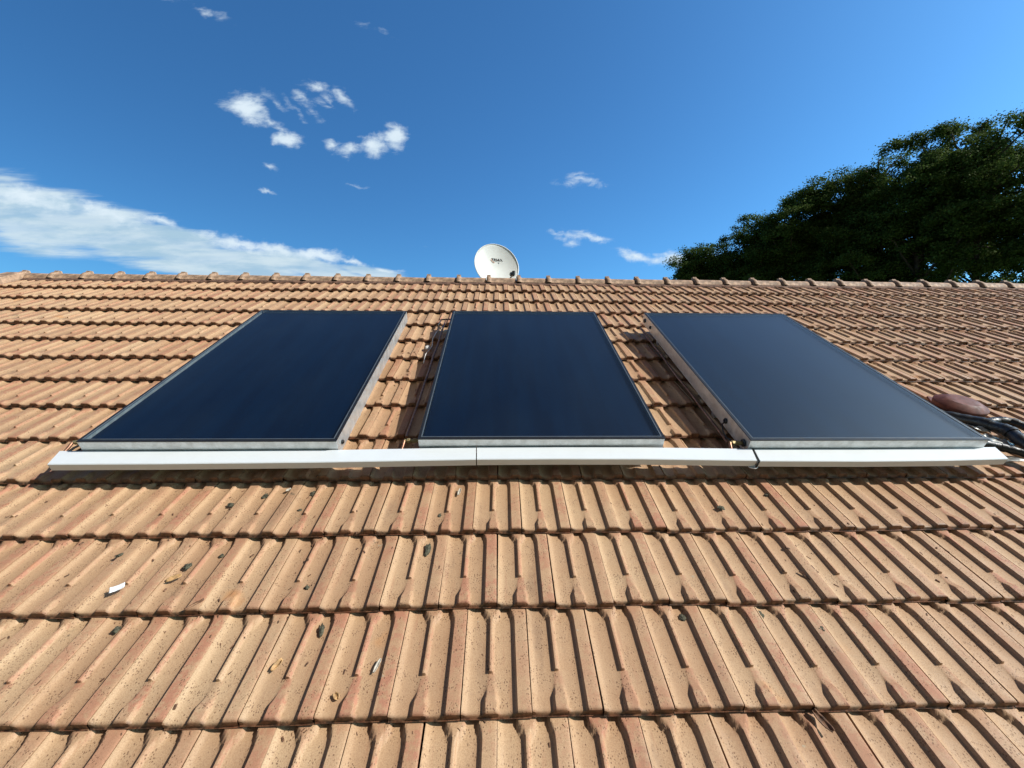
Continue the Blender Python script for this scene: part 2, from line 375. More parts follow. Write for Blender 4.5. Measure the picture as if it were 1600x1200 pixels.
def smooth01(x): x = np.clip(x, 0, 1); return x * x * (3 - 2 * x)
PX = np.array([0, .02, .045, .075, .12, .18, .24, .30, .34, .38, .44, .48, .54, .61, .68, .72, .75, .775, .80, 1.0])
PZ = np.array([-2, -4, -10, -15, -17.6, -18.3, -18.3, -17.6, -16, -14, -13.5, -15.5, -17.8, -18.4, -18, -16.6, -14.6, -12, -12, -12]) * .90e-3
def tile_height(x, y):
    """x: fraction of tile width, y: metres up from the drip edge"""
    z = np.interp(x, PX, PZ)
    yn = 0.344 * G_
    t = np.clip(y / yn, 0, 1); fl = smooth01((y - (G_ - 0.055)) / 0.05)
    a = np.where(y < yn, .322 + .058 * t ** 1.4, .386 - .10 * fl); b = np.where(y < yn, .505 - .055 * t, .424 + .11 * fl)
    top = np.where(y < yn, -.001 - .0120 * smooth01((t - .36) / .30), -.0012)
    d = np.maximum(a - x, 0) * 1.0 + np.maximum(x - b, 0) * 0.8
    zr = top - d * W_ * 2.6 - np.where(y < yn, 0, np.maximum(x - b, 0) * W_ * 0.2)
    z = np.maximum(z, zr)
    bl = .785 - .05 * fl
    zb = 0 - np.maximum(bl - x, 0) * W_ * 3.4 - np.maximum(x - .965, 0) * W_ * .5
    return np.maximum(z, zb), ((x > bl - .005) | ((x > a - .01) & (x < b + .03))).astype(float)

def tile_template(fine):
    if fine:
        xs = np.array([.0, .02, .04, .07, .10, .14, .18, .22, .26, .29, .315, .335, .35, .362, .374, .386, .398, .412, .428, .442, .456, .472, .49, .51, .53, .56, .60, .64, .68, .705, .725, .74, .752, .762, .772, .782, .79, .80, .84, .90, .955, .975, .985])
        ys = np.array([.003, .007, .013, .02, .03, .04, .046, .052, .060, .068, .080, .10, .117, .1185, .1215, .14, .18, .225, .265, .29, .305, .32, .335, .348, .38])
    else:
        xs = np.array([.0, .04, .10, .18, .26, .32, .35, .374, .386, .412, .43, .45, .48, .53, .60, .68, .74, .765, .785, .80, .955, .985])
        ys = np.array([.003, .010, .03, .045, .07, .09, .1185, .1215, .2, .29, .32, .348, .38])
    xe = np.concatenate([[.0], xs, [.985]])       # side walls at both ends
    nx = len(xe)
    rows = []
    zt0, b0 = tile_height(xe, np.zeros_like(xe))
    LB = -.033
    edge = np.zeros(nx); edge[0] = edge[-1] = 1
    def row(y, z, fr, bd): rows.append((np.full(nx, y), z, np.full(nx, fr), bd))
    row(.05, np.full(nx, LB + .004), 1, b0 * 0); row(-.004, np.full(nx, LB), 1, b0 * 0)
    row(-.006, np.full(nx, LB + .005), 1, b0 * 0); row(-.002, np.full(nx, LB + .0075), 1, b0 * 0)
    zf = np.maximum(zt0 - .0035, LB + .0085)
    row(.000, np.minimum(zf, zt0), .75, b0)
    for y in ys:
        z, bd = tile_height(xe, np.full(nx, y))
        if y < .013: z = z - (.0010 if y < .005 else .0002)
        z = z - edge * .014
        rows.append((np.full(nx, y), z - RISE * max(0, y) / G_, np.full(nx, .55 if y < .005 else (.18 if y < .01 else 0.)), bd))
    Y = np.array([r[0] for r in rows]); Z = np.array([r[1] for r in rows]); F = np.array([r[2] for r in rows]); B = np.array([r[3] for r in rows])
    X = np.tile(xe * W_, (len(rows), 1))
    ny = len(rows)
    idx = np.arange(nx * ny).reshape(ny, nx)
    q = np.stack([idx[:-1, :-1], idx[:-1, 1:], idx[1:, 1:], idx[1:, :-1]], -1).reshape(-1, 4)
    return X.ravel(), Y.ravel(), Z.ravel(), F.ravel(), B.ravel(), q

def build_tiles():
    rng = np.random.default_rng(5)
    T = {True: tile_template(True), False: tile_template(False)}
    vs, qs, cs, k = [], [], [], 0
    for n in range(-6, 13):
        stag = 0.0 if n % 2 == 0 else 0.5
        c0 = int(math.floor((UL - U0) / W_)) - 1; c1 = int(math.ceil((UR - U0) / W_)) + 1
        for c in range(c0, c1):
            u = U0 + (c + stag) * W_
            if u < UL - W_ * .6 or u > UR: continue
            fine = (n <= 5 and -3.2 < u < 4.2) or (n in (6, 7) and abs(u) < 2.2)
            X, Y, Z, F, B, q = T[fine]
            X, Y, Z = X.copy(), Y.copy(), Z.copy()
            if u < UL: X = np.maximum(X, UL - u)
            if n == 12: Y = np.minimum(Y, VR - .05 - (V0 + n * G_))
            j = rng.normal(0, 1, 6)
            ang = j[0] * .0045; x2 = X - W_ / 2
            X2 = W_ / 2 + x2 * np.cos(ang) - Y * np.sin(ang); Y2 = Y * np.cos(ang) + x2 * np.sin(ang)
            Z2 = Z + j[1] * .0009 + j[2] * .006 * x2 + abs(j[3]) * .0015 * (1 - Y / G_)
            # slow sag of the whole roof
            v = V0 + n * G_ + Y2 + j[4] * .0028; uu = u + X2 + j[5] * .0010
            sag = .006 * np.sin(uu * .9 + 1) + .004 * np.sin(uu * 2.3 + n)
            vs.append(np.stack([uu, v + .25 * sag, Z2 + .5 * sag - .002], 1)); qs.append(q + k); k += len(X)
            r = rng.random()
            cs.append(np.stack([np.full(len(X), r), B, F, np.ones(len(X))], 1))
    v = np.concatenate(vs).astype(np.float32); q = np.concatenate(qs).astype(np.int32); col = np.concatenate(cs).astype(np.float32)
    return np_mesh('roof', v, q, col)

def np_mesh(name, v, q, col=None):
    me = bpy.data.meshes.new(name); me.vertices.add(len(v)); me.vertices.foreach_set('co', v.astype(np.float32).ravel())
    k = q.shape[1]
    me.loops.add(q.size); me.loops.foreach_set('vertex_index', q.astype(np.int32).ravel())
    me.polygons.add(len(q)); me.polygons.foreach_set('loop_start', np.arange(0, q.size, k, dtype=np.int32))
    me.update(calc_edges=True)
    if col is not None:
        a = me.color_attributes.new('tint', 'FLOAT_COLOR', 'POINT'); a.data.foreach_set('color', col.astype(np.float32).ravel())
    return me

house = thing('house', 'house whose broad slope of beige interlocking clay tiles carries the three collectors', 'house', mw=ROOF)
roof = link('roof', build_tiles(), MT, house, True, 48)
roof['label'] = 'rows of beige and reddish ribbed clay tiles'
# underlay, back slope and body, local to the roof frame
eave = -1.9
c2, s2 = math.cos(2 * PITCH), math.sin(2 * PITCH)
bk = lambda t, n=0: (VR + t * c2 + n * s2, -.06 - t * s2 + n * c2)
u_ = MB(); u_.box((UL + .02, V0 - 6 * G_ + .02, -.10), (UR - .02, VR - .03, -.062)); u_.build('underlay', M_dark, house)
b_ = MB()
L = VR - eave
pr = []
for i in range(20):
    t0 = .05 + i * G_
    pr += [(t0, -.02), (t0 + G_ - .002, .008), (t0 + G_ - .001, -.02)]
for i in range(len(pr) - 1):
    a, b = bk(*pr[i]), bk(*pr[i + 1])
    b_.add([(UL, a[0], a[1]), (UR, a[0], a[1]), (UR, b[0], b[1]), (UL, b[0], b[1])], [(0, 1, 2, 3)])
b_.build('rear_slope', MT, house)
# walls in world axes, brought into the roof frame
inv = ROOF.inverted()
wl = MB(); yr = (ROOF @ Vector((0, VR, 0))); y0 = (ROOF @ Vector((0, eave + .4, 0))); yb = 2 * yr.y - y0.y
for x0, x1 in ((UL + .25, UL + .55), (UR - .55, UR - .25)):
    pts = [(y0.y, 0), (yb, 0), (yb, y0.z - .2), (yr.y, yr.z - .25), (y0.y, y0.z - .2)]
    vs = [inv @ Vector((x, y, z)) for x in (x0, x1) for y, z in pts]
    wl.add(vs, [(0, 1, 2, 3, 4), (9, 8, 7, 6, 5)] + [(i, (i + 1) % 5 + 0, (i + 1) % 5 + 5, i + 5) for i in range(5)])
for ya, yb_ in ((y0.y, y0.y + .3), (yb - .3, yb)):
    P = [(x, y, z) for z in (0, y0.z - .22) for x, y in ((UL + .56, ya), (UR - .56, ya), (UR - .56, yb_), (UL + .56, yb_))]
    wl.add([inv @ Vector(p) for p in P], [(0, 3, 2, 1), (4, 5, 6, 7), (0, 1, 5, 4), (1, 2, 6, 5), (2, 3, 7, 6), (3, 0, 4, 7)])
wl.build('wall', M_wall, house)
# verge trims at both gable ends
for sx, ux in ((1, UL), (-1, UR)):
    m = MB()
    for i in range(-6, 13):
        a = V0 + i * G_; e = min(a + G_ + .03, VR)
        x0, x1 = sorted((ux - sx * .15, ux + sx * .06)); x2 = sorted((ux - sx * .13, ux - sx * .105))
        m.add([(x0, a, -.05), (x1, a, -.05), (x1, e, -.06), (x0, e, -.06), (x0, a, .062), (x1, a, .062), (x1, e, .040), (x0, e, .040)],
              [(0, 3, 2, 1), (4, 5, 6, 7), (0, 1, 5, 4), (1, 2, 6, 5), (2, 3, 7, 6), (3, 0, 4, 7)])
        m.box((x2[0] + .001, a + .004, -.16), (x2[1], e - .032, .0))
    m.build('verge_trim', M_ridge, house, bevel=.004)
# ridge: mortar bed and caps
m = MB(); rnd = random.Random(3)
K = 260
vs = []
for i in range(K + 1):
    x = UL + (UR - UL) * i / K; j = rnd.uniform(-.007, .007)
    vs += [(x, VR - .165 + j * 1.6, -.055), (x, VR - .145 + j * 1.6, -.022 + j * .4), (x, VR - .06, -.004), (x, VR + .05, -.03)]
fs = [(i * 4 + k, (i + 1) * 4 + k, (i + 1) * 4 + k + 1, i * 4 + k + 1) for i in range(K) for k in range(3)]
m.add(vs, fs).build('ridge_mortar', M_mortar, house)

def ridge_mesh():
    m = MB(); n = 14; L = .376
    secs = [(-.022, .096), (-.020, .112), (-.012, .121), (.004, .124), (.020, .123), (.032, .118), (.040, .106), (.046, .104), (.20, .101), (L - .03, .098)]
    vs = []
    for x, r in secs:
        for k in range(n + 1):
            t = R(14) + (math.pi - R(28)) * k / n
            # axis of the caps is vertical in the world: tilt by the pitch
            y, z = r * math.cos(t) * .98, r * math.sin(t)
            vs.append((x, y * math.cos(-PITCH) - z * math.sin(-PITCH), y * math.sin(-PITCH) + z * math.cos(-PITCH)))
    w1 = n + 1
    fs = [(i * w1 + k, i * w1 + k + 1, (i + 1) * w1 + k + 1, (i + 1) * w1 + k) for i in range(len(secs) - 1) for k in range(n)]
    fs += [tuple(range(w1))]
    m.add(vs, fs)
    # clip lug on the collar
    y, z = 0, .124
    lug = [(x, dy, dz) for x in (-.016, .030) for dy, dz in ((-.030, .116), (-.018, .137), (.018, .137), (.030, .116))]
    rot = lambda p: (p[0], p[1] * math.cos(-PITCH) - p[2] * math.sin(-PITCH), p[1] * math.sin(-PITCH) + p[2] * math.cos(-PITCH))
    m.add([rot(p) for p in lug], [(0, 1, 2, 3), (7, 6, 5, 4), (0, 4, 5, 1), (1, 5, 6, 2), (2, 6, 7, 3)])
    return m
first = None
k0 = int(math.floor((UL + .10 + .125) / .376)); k1 = int((UR + .125) / .376)
for k in range(k0, k1):
    if first is None: first = ob = ridge_mesh().build('ridge_tile', M_ridge, roof, True, 50)
    else: ob = first.copy(); COL.objects.link(ob); ob.parent = roof
    ob.location = (-.135 + .376 * k, VR - .035, -.083 + rnd.uniform(-.002, .003)); ob.rotation_euler = (rnd.uniform(-.02, .02), rnd.uniform(-.006, .006), rnd.uniform(-.01, .01))

# ---------------------------------------------------------------- solar collectors
def collector(u, v, w, l, label, side_ports):
    t = thing('solar_collector', label, 'solar panel', 'solar collectors lying on the tiled roof', roofm(u, v, 0))
    z0, z1 = .062, .154; th = .010
    f = MB()
    f.box((0, 0, z0), (w, th, z1)); f.box((0, l - th, z0), (w, l, z1))
    f.box((0, th + .0005, z0), (th, l - th - .0005, z1)); f.box((w - th, th + .0005, z0), (w, l - th - .0005, z1))
    f.build('frame', M_alu, t, bevel=.0015)
    MB().box((th + .001, th + .001, z0 + .004), (w - th - .001, l - th - .001, z0 + .010)).build('back_plate', M_alu, t)
    gk = MB(); g0, g1, zz0, zz1 = -.001, .013, z1 + .0005, z1 + .006
    gk.box((g0, g0, zz0), (w - g0, g1, zz1)); gk.box((g0, l - g1, zz0), (w - g0, l - g0, zz1))
    gk.box((g0, g1 + .0003, zz0), (g1, l - g1 - .0003, zz1)); gk.box((w - g1, g1 + .0003, zz0), (w - g0, l - g1 - .0003, zz1))
    gk.build('gasket', M_gasket, t)
    tr = MB(); a0, a1 = g1 + .0005, g1 + .0055
    tr.box((a0, a0, zz0), (w - a0, a1, zz1 + .001)); tr.box((a0, l - a1, zz0), (w - a0, l - a0, zz1 + .001))
    tr.box((a0, a1 + .0003, zz0), (a1, l - a1 - .0003, zz1 + .001)); tr.box((w - a1, a1 + .0003, zz0), (w - a0, l - a1 - .0003, zz1 + .001))
    tr.build('trim', M_trim, t)
    MB().add([(a1, a1, zz1 - .001), (w - a1, a1, zz1 - .001), (w - a1, l - a1, zz1 - .001), (a1, l - a1, zz1 - .001)], [(0, 1, 2, 3)]).build('glass', M_glass, t)
    e = .0195
    MB().box((e, e, z1 - .0185), (w - e, l - e, z1 - .0155)).build('absorber', M_abs, t)
    for vv in (.42, l - .38):
        r = MB().box((.03, vv, .006), (w - .03, vv + .04, z0 - .001)); r.build('mounting_rail', M_alu, t)
    for x, yv, r in side_ports:
        p = MB(); ring = [(r, 0), (r, .006), (r * .75, .010), (r * .55, .010), (r * .5, .002)]
        p.lathe(ring, 18)
        ob = p.build('port_grommet', M_gasket, t, True)
        ob.rotation_euler = (0, R(-90) if x == 0 else R(90), 0); ob.location = (-.0005 if x == 0 else w + .0005, yv, .105)
    return t
collector(-2.130, 1.701, 1.2935, 1.875, 'left solar collector, dark navy glass with a pale strip along its outer edge', [(0, .06, .017), (1, .06, .012)])
collector(-.4205, 1.716, 1.304, 1.875, 'middle solar collector, dark navy glass, directly below the satellite dish', [(0, .06, .017), (0, 1.81, .017)])
collector(1.340, 1.699, 1.316, 1.881, 'right solar collector, paler blue glass with shaded side frame and black side ports', [(0, .045, .022), (0, .25, .017), (0, 1.66, .014), (0, 1.82, .02)])

# ---------------------------------------------------------------- white cover strips below the collectors
def cover(pts, label, tab=False):
    """pts: (u back, v back, u front, v front, top height) stations along the strip; a folded sheet with a top, a front and end caps"""
    t = thing('cover_strip', label, 'metal strip', 'white cover strips below the collectors', roofm(pts[0][0], pts[0][1], 0))
    o = (pts[0][0], pts[0][1])
    m = MB(); H = .040; th = .0015
    vs = []
    for ub, vb, uf, vf, h in pts:
        a = (ub - o[0], vb - o[1]); b = (uf - o[0], vf - o[1])
        vs += [(a[0], a[1], h - H), (a[0], a[1], h), (b[0], b[1] + .004, h), (b[0], b[1], h - .003), (b[0], b[1] + .002, h - H), (b[0], b[1] + .016, h - H - .002)]
    k = 6; n = len(pts)
    fs = [(i * k + j, (i + 1) * k + j, (i + 1) * k + j + 1, i * k + j + 1) for i in range(n - 1) for j in range(k - 1)]
    m.add(vs, fs)
    ob = m.build('sheet', M_white, t)
    s = ob.modifiers.new('thickness', 'SOLIDIFY'); s.thickness = th; s.offset = 0
    for i, sg in ((0, -1), (n - 1, 1)):
        e = vs[i * k:(i + 1) * k]; x = sg * .0012
        MB().add([(p[0] - x * .3, p[1], p[2]) for p in e[:5]] + [(p[0] - x * 1.5, p[1], p[2]) for p in e[:5]],
                 [(0, 1, 2, 3, 4), (9, 8, 7, 6, 5)] + [(q, (q + 1) % 5, (q + 1) % 5 + 5, q + 5) for q in range(5)]).build('end_cap', M_white, t)
    if tab:
        p = vs[(n - 1) * k + 4]
        q = MB(); q.lathe([(.024, -.004), (.026, -.001), (.024, .001), (.005, .0015)], 20, 1, .7, (p[0] - .005, p[1] + .003, p[2] - .004)); q.build('joint_tab', M_white, t, True)
    return t
cover([(-2.2380, 1.6968, -2.2083, 1.5969, 0.1000), (-1.7018, 1.6939, -1.6820, 1.5979, 0.1000), (-0.9251, 1.6939, -0.9201, 1.6028, 0.1020), (-0.1197, 1.7087, -0.1158, 1.6147, 0.1060)],
      'longest white cover strip, under the left and middle collectors, reaching the left end')
cover([(-0.1148, 1.7087, -0.1108, 1.6147, 0.1065), (0.2968, 1.7057, 0.2968, 1.6147, 0.1075), (0.7618, 1.7028, 0.7420, 1.6117, 0.1075), (1.3594, 1.6948, 1.3377, 1.6028, 0.1020)],
      'middle white cover strip between the thin seam and the wide black gap', True)
cover([(1.3723, 1.6929, 1.3535, 1.6008, 0.1010), (1.9293, 1.6919, 1.9095, 1.5959, 0.1000), (2.3746, 1.6948, 2.3449, 1.5979, 0.1010), (2.7288, 1.7037, 2.6991, 1.6088, 0.1020)],
      'right white cover strip under the paler collector, ending by the hoses')
ts = MB(); ts.tube([(1.3683, 1.6978, 0.0981), (1.3584, 1.6474, 0.0986), (1.3515, 1.6018, 0.0981)], .0045, 8); ts.tube([(1.3495, 1.5999, 0.0981), (1.3446, 1.5969, 0.0753), (1.3416, 1.5969, 0.0595)], .004, 8)
tag(ts.build('rubber_seal', M_gasket, None, True, mw=ROOF), 'black rubber seal in the gap between two white cover strips', 'seal')

# ---------------------------------------------------------------- pipes, fittings, cables
def pipe(pts, r, mat, label, cat, name):
    m = MB(); m.tube(pts, r, 10)
    ob = m.build(name, mat, None, True, 60, mw=ROOF); return tag(ob, label, cat)
def wob(a, b, n=9, amp=.006, seed=1):
    rr = random.Random(seed)
    return [tuple(a[i] + (b[i] - a[i]) * k / n + (rr.uniform(-amp, amp) if 0 < k < n else 0) for i in range(3)) for k in range(n + 1)]
pipe(wob((-.500, 3.70, .035), (-.524, 1.88, .045), amp=.003), .008, M_copper, 'thin copper pipe running up the tiles beside the middle collector', 'pipe', 'copper_pipe')
pipe(wob((1.322, 3.55, .02), (1.318, 1.84, .03), amp=.003, seed=4), .007, M_copper, 'thin brown pipe running up the shaded tiles beside the right collector', 'pipe', 'copper_pipe')

def fitting(u, v, n, length, label, turn=1):
    t = thing('pipe_fitting', label, 'pipe fitting', 'brass fittings at the lower corners of the collectors', roofm(u, v, n))
    MB().tube([(0, 0, 0), (length * turn, 0, .0)], .0085, 12).build('stub', M_brass, t, True)
    for k in (.25, .62):
        m = MB(); m.lathe([(.0125, -.009), (.0135, -.006), (.0135, .006), (.0125, .009)], 6)
        o = m.build('nut', M_brass, t); o.rotation_euler = (0, R(90), 0); o.location = (length * turn * k, 0, 0)
    m = MB(); m.tube([(0, 0, .002), (-.004, -.03, -.012), (-.012, -.085, -.03)], .0075, 10); m.build('elbow', M_copper, t, True)  # elbow in the darker copper, standing in for its shadow
    return t
fitting(-2.225, 1.762, .105, .088, 'brass fitting at the lower outer corner of the left collector')
fitting(-.508, 1.776, .100, .088, 'brass fitting at the lower corner of the middle collector, by the copper pipe')
fitting(1.262, 1.744, .104, .078, 'brass fitting at the lower corner of the right collector, in its shade')
pipe([(-2.30, 1.75, .03), (-2.275, 1.79, .045), (-2.25, 1.83, .050), (-2.235, 1.80, .040), (-2.27, 1.745, .03)], .006, M_gasket, 'dark looped wire behind the left end of the white strip', 'wire', 'sensor_wire')
pipe([(1.339, 1.949, .105), (1.318, 1.94, .088), (1.308, 1.90, .068), (1.306, 1.85, .06), (1.318, 1.81, .066), (1.316, 1.765, .07)], .004, M_gasket, 'thin black wire hanging from the side port of the right collector', 'wire', 'sensor_wire')
pipe([(-.52, 3.56, .02), (-.565, 3.45, .006), (-.575, 3.30, .012), (-.56, 3.16, .008), (-.59, 3.0, .010), (-.585, 2.86, .004)], .004, M_tape, 'pale wire trailing down the tiles between left and middle collectors', 'wire', 'sensor_wire')
pipe([(-.42, 3.60, .07), (-.47, 3.66, .05), (-.545, 3.70, .03), (-.57, 3.60, .01)], .007, M_hose, 'short black cable at the top corner of the middle collector', 'cable', 'cable')

# wad of tape and foil near the middle collector
def crumple(name, label, cat, mat, u, v, n, sx, sy, sz, seed, rz=0, amp=.35, k=14):
    rr = random.Random(seed); m = MB(); off = Vector((rr.uniform(0, 50), rr.uniform(0, 50), 0))
    vs = []; nn = 2 * k
    for i in range(k + 1):
        ph = math.pi * i / k
        for j in range(nn):
            th = 2 * math.pi * j / nn
            d = Vector((math.sin(ph) * math.cos(th), math.sin(ph) * math.sin(th), math.cos(ph)))
            f = 1 + amp * mnoise.noise(d * 1.7 + off) + amp * .6 * mnoise.noise(d * 5 + off)
            p = d * f; vs.append((p.x * sx, p.y * sy, max(p.z, -.25) * sz))
    fs = [(i * nn + j, i * nn + (j + 1) % nn, (i + 1) * nn + (j + 1) % nn, (i + 1) * nn + j) for i in range(k) for j in range(nn)]
    m.add(vs, fs); ob = m.build(name, mat, None, True, 70, mw=roofm(u, v, n, rz)); return tag(ob, label, cat)
crumple('tape_wad', 'small white tape wad beside the copper pipe, near the top', 'tape', M_tape, -.60, 3.16, -.004, .02, .03, .012, 4)
crumple('tape_wad', 'white tape scrap close to the upper corner of the middle collector', 'tape', M_tape, -.475, 3.42, .03, .035, .018, .014, 9, .5)

# roof vent with mushroom cap
vt = thing('roof_vent', 'reddish brown mushroom cap roof vent standing right of the collectors', 'roof vent', mw=roofm(3.06, 2.205, .004, R(-25)))
m = MB(); m.lathe([(.085, -.03), (.085, .045)], 28); m.build('stem', M_vent, vt, True)
m = MB(); m.lathe([(.09, .022), (.145, .024), (.151, .030), (.153, .052), (.147, .058), (.102, .080), (.092, .084), (.05, .0855), (.0, .086)], 48, .93, .76); m.build('cap', M_vent, vt, True, 22)
m = MB(); m.box((-.11, -.15, -.012), (.11, .15, .002)); m.build('flashing', M_vent, vt, bevel=.003)

# black insulated hoses and pale foil at the right edge
def hose(pts, r, label, seed, clamps=()):
    t = thing('insulated_hose', label, 'hose', 'black insulated hoses at the right end', mw=ROOF)
    rr = random.Random(seed); P = [Vector(p) for p in pts]; out = []
    for i in range(len(P) - 1):
        for k in range(7):
            f = k / 7; p0 = P[max(i - 1, 0)]; p1 = P[i]; p2 = P[i + 1]; p3 = P[min(i + 2, len(P) - 1)]
            out.append(0.5 * ((2 * p1) + (p2 - p0) * f + (2 * p0 - 5 * p1 + 4 * p2 - p3) * f * f + (3 * p1 - p0 - 3 * p2 + p3) * f ** 3))
    out.append(P[-1])
    m = MB(); m.tube(out, [r * rr.uniform(.90, 1.06) for _ in out], 14); m.build('foam_sleeve', M_hose, t, True, 80)
    for f in clamps:
        i = int(f * (len(out) - 1)); a, b = out[i], out[min(i + 1, len(out) - 1)]; d = (b - a).normalized() * .012
        MB().tube([a - d, a + d], r * 1.08, 16).build('tape_band', M_gasket, t, True)
    return t
hose([(2.90, 2.17, .0), (2.95, 2.08, .025), (2.99, 2.01, .048), (3.015, 1.94, .062), (3.02, 1.88, .075), (3.00, 1.77, .07), (3.02, 1.60, .05), (3.12, 1.42, .04)], .035, 'thickest black insulated hose curving down from the brown roof vent', 2, (.35, .6))
hose([(3.06, 2.03, .03), (3.14, 2.03, .045), (3.20, 2.0, .052), (3.24, 1.90, .05), (3.25, 1.75, .045), (3.33, 1.55, .04)], .026, 'upper black hose, farther from the collector than the thickest one', 5, (.4,))
hose([(2.735, 1.80, .06), (2.80, 1.80, .05), (2.87, 1.775, .045), (2.93, 1.735, .045), (3.0, 1.66, .045), (3.05, 1.52, .04)], .023, 'lowest black hose leaving the lower corner of the right collector', 8, (.45,))
def foil(u, v, n, sx, sy, seed, rz, label):
    rr = random.Random(seed); k = 12; m = MB(); off = Vector((seed * 3.1, 0, 0)); vs = []
    for i in range(k + 1):
        for j in range(k + 1):
            x, y = (i / k - .5) * sx, (j / k - .5) * sy
            z = .030 * mnoise.noise(Vector((x * 9, y * 9, 0)) + off) + .012 * mnoise.noise(Vector((x * 26, y * 26, 2)) + off)
            vs.append((x + .012 * mnoise.noise(Vector((y * 12, seed, 0))), y + .012 * mnoise.noise(Vector((x * 12, 7, seed))), z))
    m.add(vs, [(i * (k + 1) + j, (i + 1) * (k + 1) + j, (i + 1) * (k + 1) + j + 1, i * (k + 1) + j + 1) for i in range(k) for j in range(k)])
    ob = m.build('foil_scrap', M_foil, None, True, 60, mw=roofm(u, v, n, rz)); s = ob.modifiers.new('thickness', 'SOLIDIFY'); s.thickness = .002
    return tag(ob, label, 'foil')
foil(2.975, 2.01, .022, .09, .16, 3, R(-20), 'pale foil strip under the thick hose beside the glass edge')
foil(2.93, 1.85, .028, .15, .12, 7, R(10), 'larger pale foil sheet between the hoses near the collector corner')
foil(2.875, 1.70, .014, .14, .05, 11, R(-12), 'narrow pale foil piece past the right end of the white strip')

# ---------------------------------------------------------------- satellite dish behind the ridge
def dish():
    base = Vector((-.145, 0, 0)); D = 6.05
    # centre of the reflector, in world
    c = Vector((-.045, 5.35, 7.165))
    t = thing('satellite_dish', 'round off-white satellite dish rising behind the roof ridge', 'satellite dish', mw=Matrix.Translation((c.x, c.y + .12, c.z - 1.0)))
    t0 = t.matrix_world.inverted()
    nrm = Vector((.22, -1, .26)).normalized()
    q = nrm.to_track_quat('Z', 'Y').to_matrix().to_4x4()
    zx = nrm; xx = Vector((0, 0, 1)).cross(zx).normalized(); yx = zx.cross(xx)
    B = Matrix(((xx.x, yx.x, zx.x, 0), (xx.y, yx.y, zx.y, 0), (xx.z, yx.z, zx.z, 0), (0, 0, 0, 1)))
    M = t0 @ Matrix.Translation(c) @ B @ Matrix.Rotation(R(24), 4, 'Z')
    m = MB(); n = 56; rings = 12; vs = [(0, 0, 0)]; rx, ry = .322, .347
    for i in range(1, rings + 1):
        f = i / rings
        for k in range(n):
            a = 2 * math.pi * k / n; vs.append((rx * f * math.cos(a), ry * f * math.sin(a), .062 * f * f))
    fs = [(0, 1 + k, 1 + (k + 1) % n) for k in range(n)] + [(1 + (i - 1) * n + k, 1 + i * n + k, 1 + i * n + (k + 1) % n, 1 + (i - 1) * n + (k + 1) % n) for i in range(1, rings) for k in range(n)]
    ob = m.add(vs, fs).build('reflector', M_dish, t, True, 60); ob.matrix_local = M
    s = ob.modifiers.new('thickness', 'SOLIDIFY'); s.thickness = .003
    r = MB(); r.tube([(rx * math.cos(2 * math.pi * k / n), ry * math.sin(2 * math.pi * k / n), .062) for k in range(n + 1)], .006, 8, False)
    r.build('rim', M_dish, t, True).matrix_local = M
    # lettering
    cu = bpy.data.curves.new('lettering', 'FONT'); cu.body = 'TRIAX'; cu.size = .054; cu.extrude = .0008; cu.align_x = 'CENTER'; cu.space_character = 1.12; cu.offset = .0014
    tmp = bpy.data.objects.new('lettering', cu); COL.objects.link(tmp)
    me = bpy.data.meshes.new_from_object(tmp.evaluated_get(bpy.context.evaluated_depsgraph_get())); bpy.data.objects.remove(tmp)
    me.materials.clear()
    lo = link('lettering', me, M_letter, t); lo.matrix_local = t0 @ Matrix.Translation(c) @ B @ Matrix.Translation((.02, .100, .014))
    e = MB(); e.add([(-.078, .112, .014), (-.066, .128, .014), (-.050, .080, .010), (-.020, .066, .008), (-.014, .078, .009), (-.052, .096, .012)], [(0, 1, 5), (0, 5, 2), (2, 5, 4, 3)])
    e.build('emblem', M_orange, t).matrix_local = t0 @ Matrix.Translation(c) @ B
    # arm, feed, mast, bracket
    P = lambda x, y, z: tuple((B @ Vector((x, y, z)))[:3])
    off = t0 @ Matrix.Translation(c)
    arm = MB(); arm.tube([P(.03, -.33, -.03), P(.06, -.38, .10), P(.135, -.325, .40)], .011, 10); arm.build('feed_arm', M_grey, t, True).matrix_local = off
    l = MB(); l.tube([P(.140, -.315, .40), P(.133, -.295, .36)], [.030, .034], 16); l.tube([P(.144, -.33, .41), P(.144, -.28, .43)], .022, 10); l.build('feed_horn', M_lnb, t, True).matrix_local = off
    br = MB(); br.box((-.05, .02, -.16), (.05, .10, .08)); br.build('bracket', M_grey, t, bevel=.005).matrix_local = off
    ms = MB(); ms.tube([(0, .12, -1.1), (0, .12, .06)], .024, 14); ms.build('mast', M_grey, t, True).matrix_local = off
dish()

# ---------------------------------------------------------------- litter on the tiles
crumple('moss_clump', 'dark oval moss clump on a tile in the second row below the white strip', 'moss', M_moss, -.309, 1.186, -.034, .012, .030, .006, 1, R(-6), .5)
crumple('moss_clump', 'dark narrow moss clump high on a tile, left of centre, third row', 'moss', M_moss, -.640, .850, -.034, .008, .022, .005, 2, R(12), .5)
crumple('moss_clump', 'dark round moss clump above the white paper scrap', 'moss', M_moss, -1.276, 1.112, -.024, .014, .014, .006, 3, 0, .5)
crumple('moss_clump', 'small dark moss clump at the left, just below the paper scrap row', 'moss', M_moss, -1.372, .862, -.034, .012, .012, .005, 6, 0, .5)
crumple('moss_clump', 'greyish moss clump on the tile right of centre, head of the third row', 'moss', M_moss, .695, .875, -.036, .013, .012, .004, 8, 0, .6)
crumple('moss_clump', 'faint moss spot near the orange stained tile, first row', 'moss', M_moss, -1.283, 1.443, -.024, .014, .013, .004, 12, 0, .6)

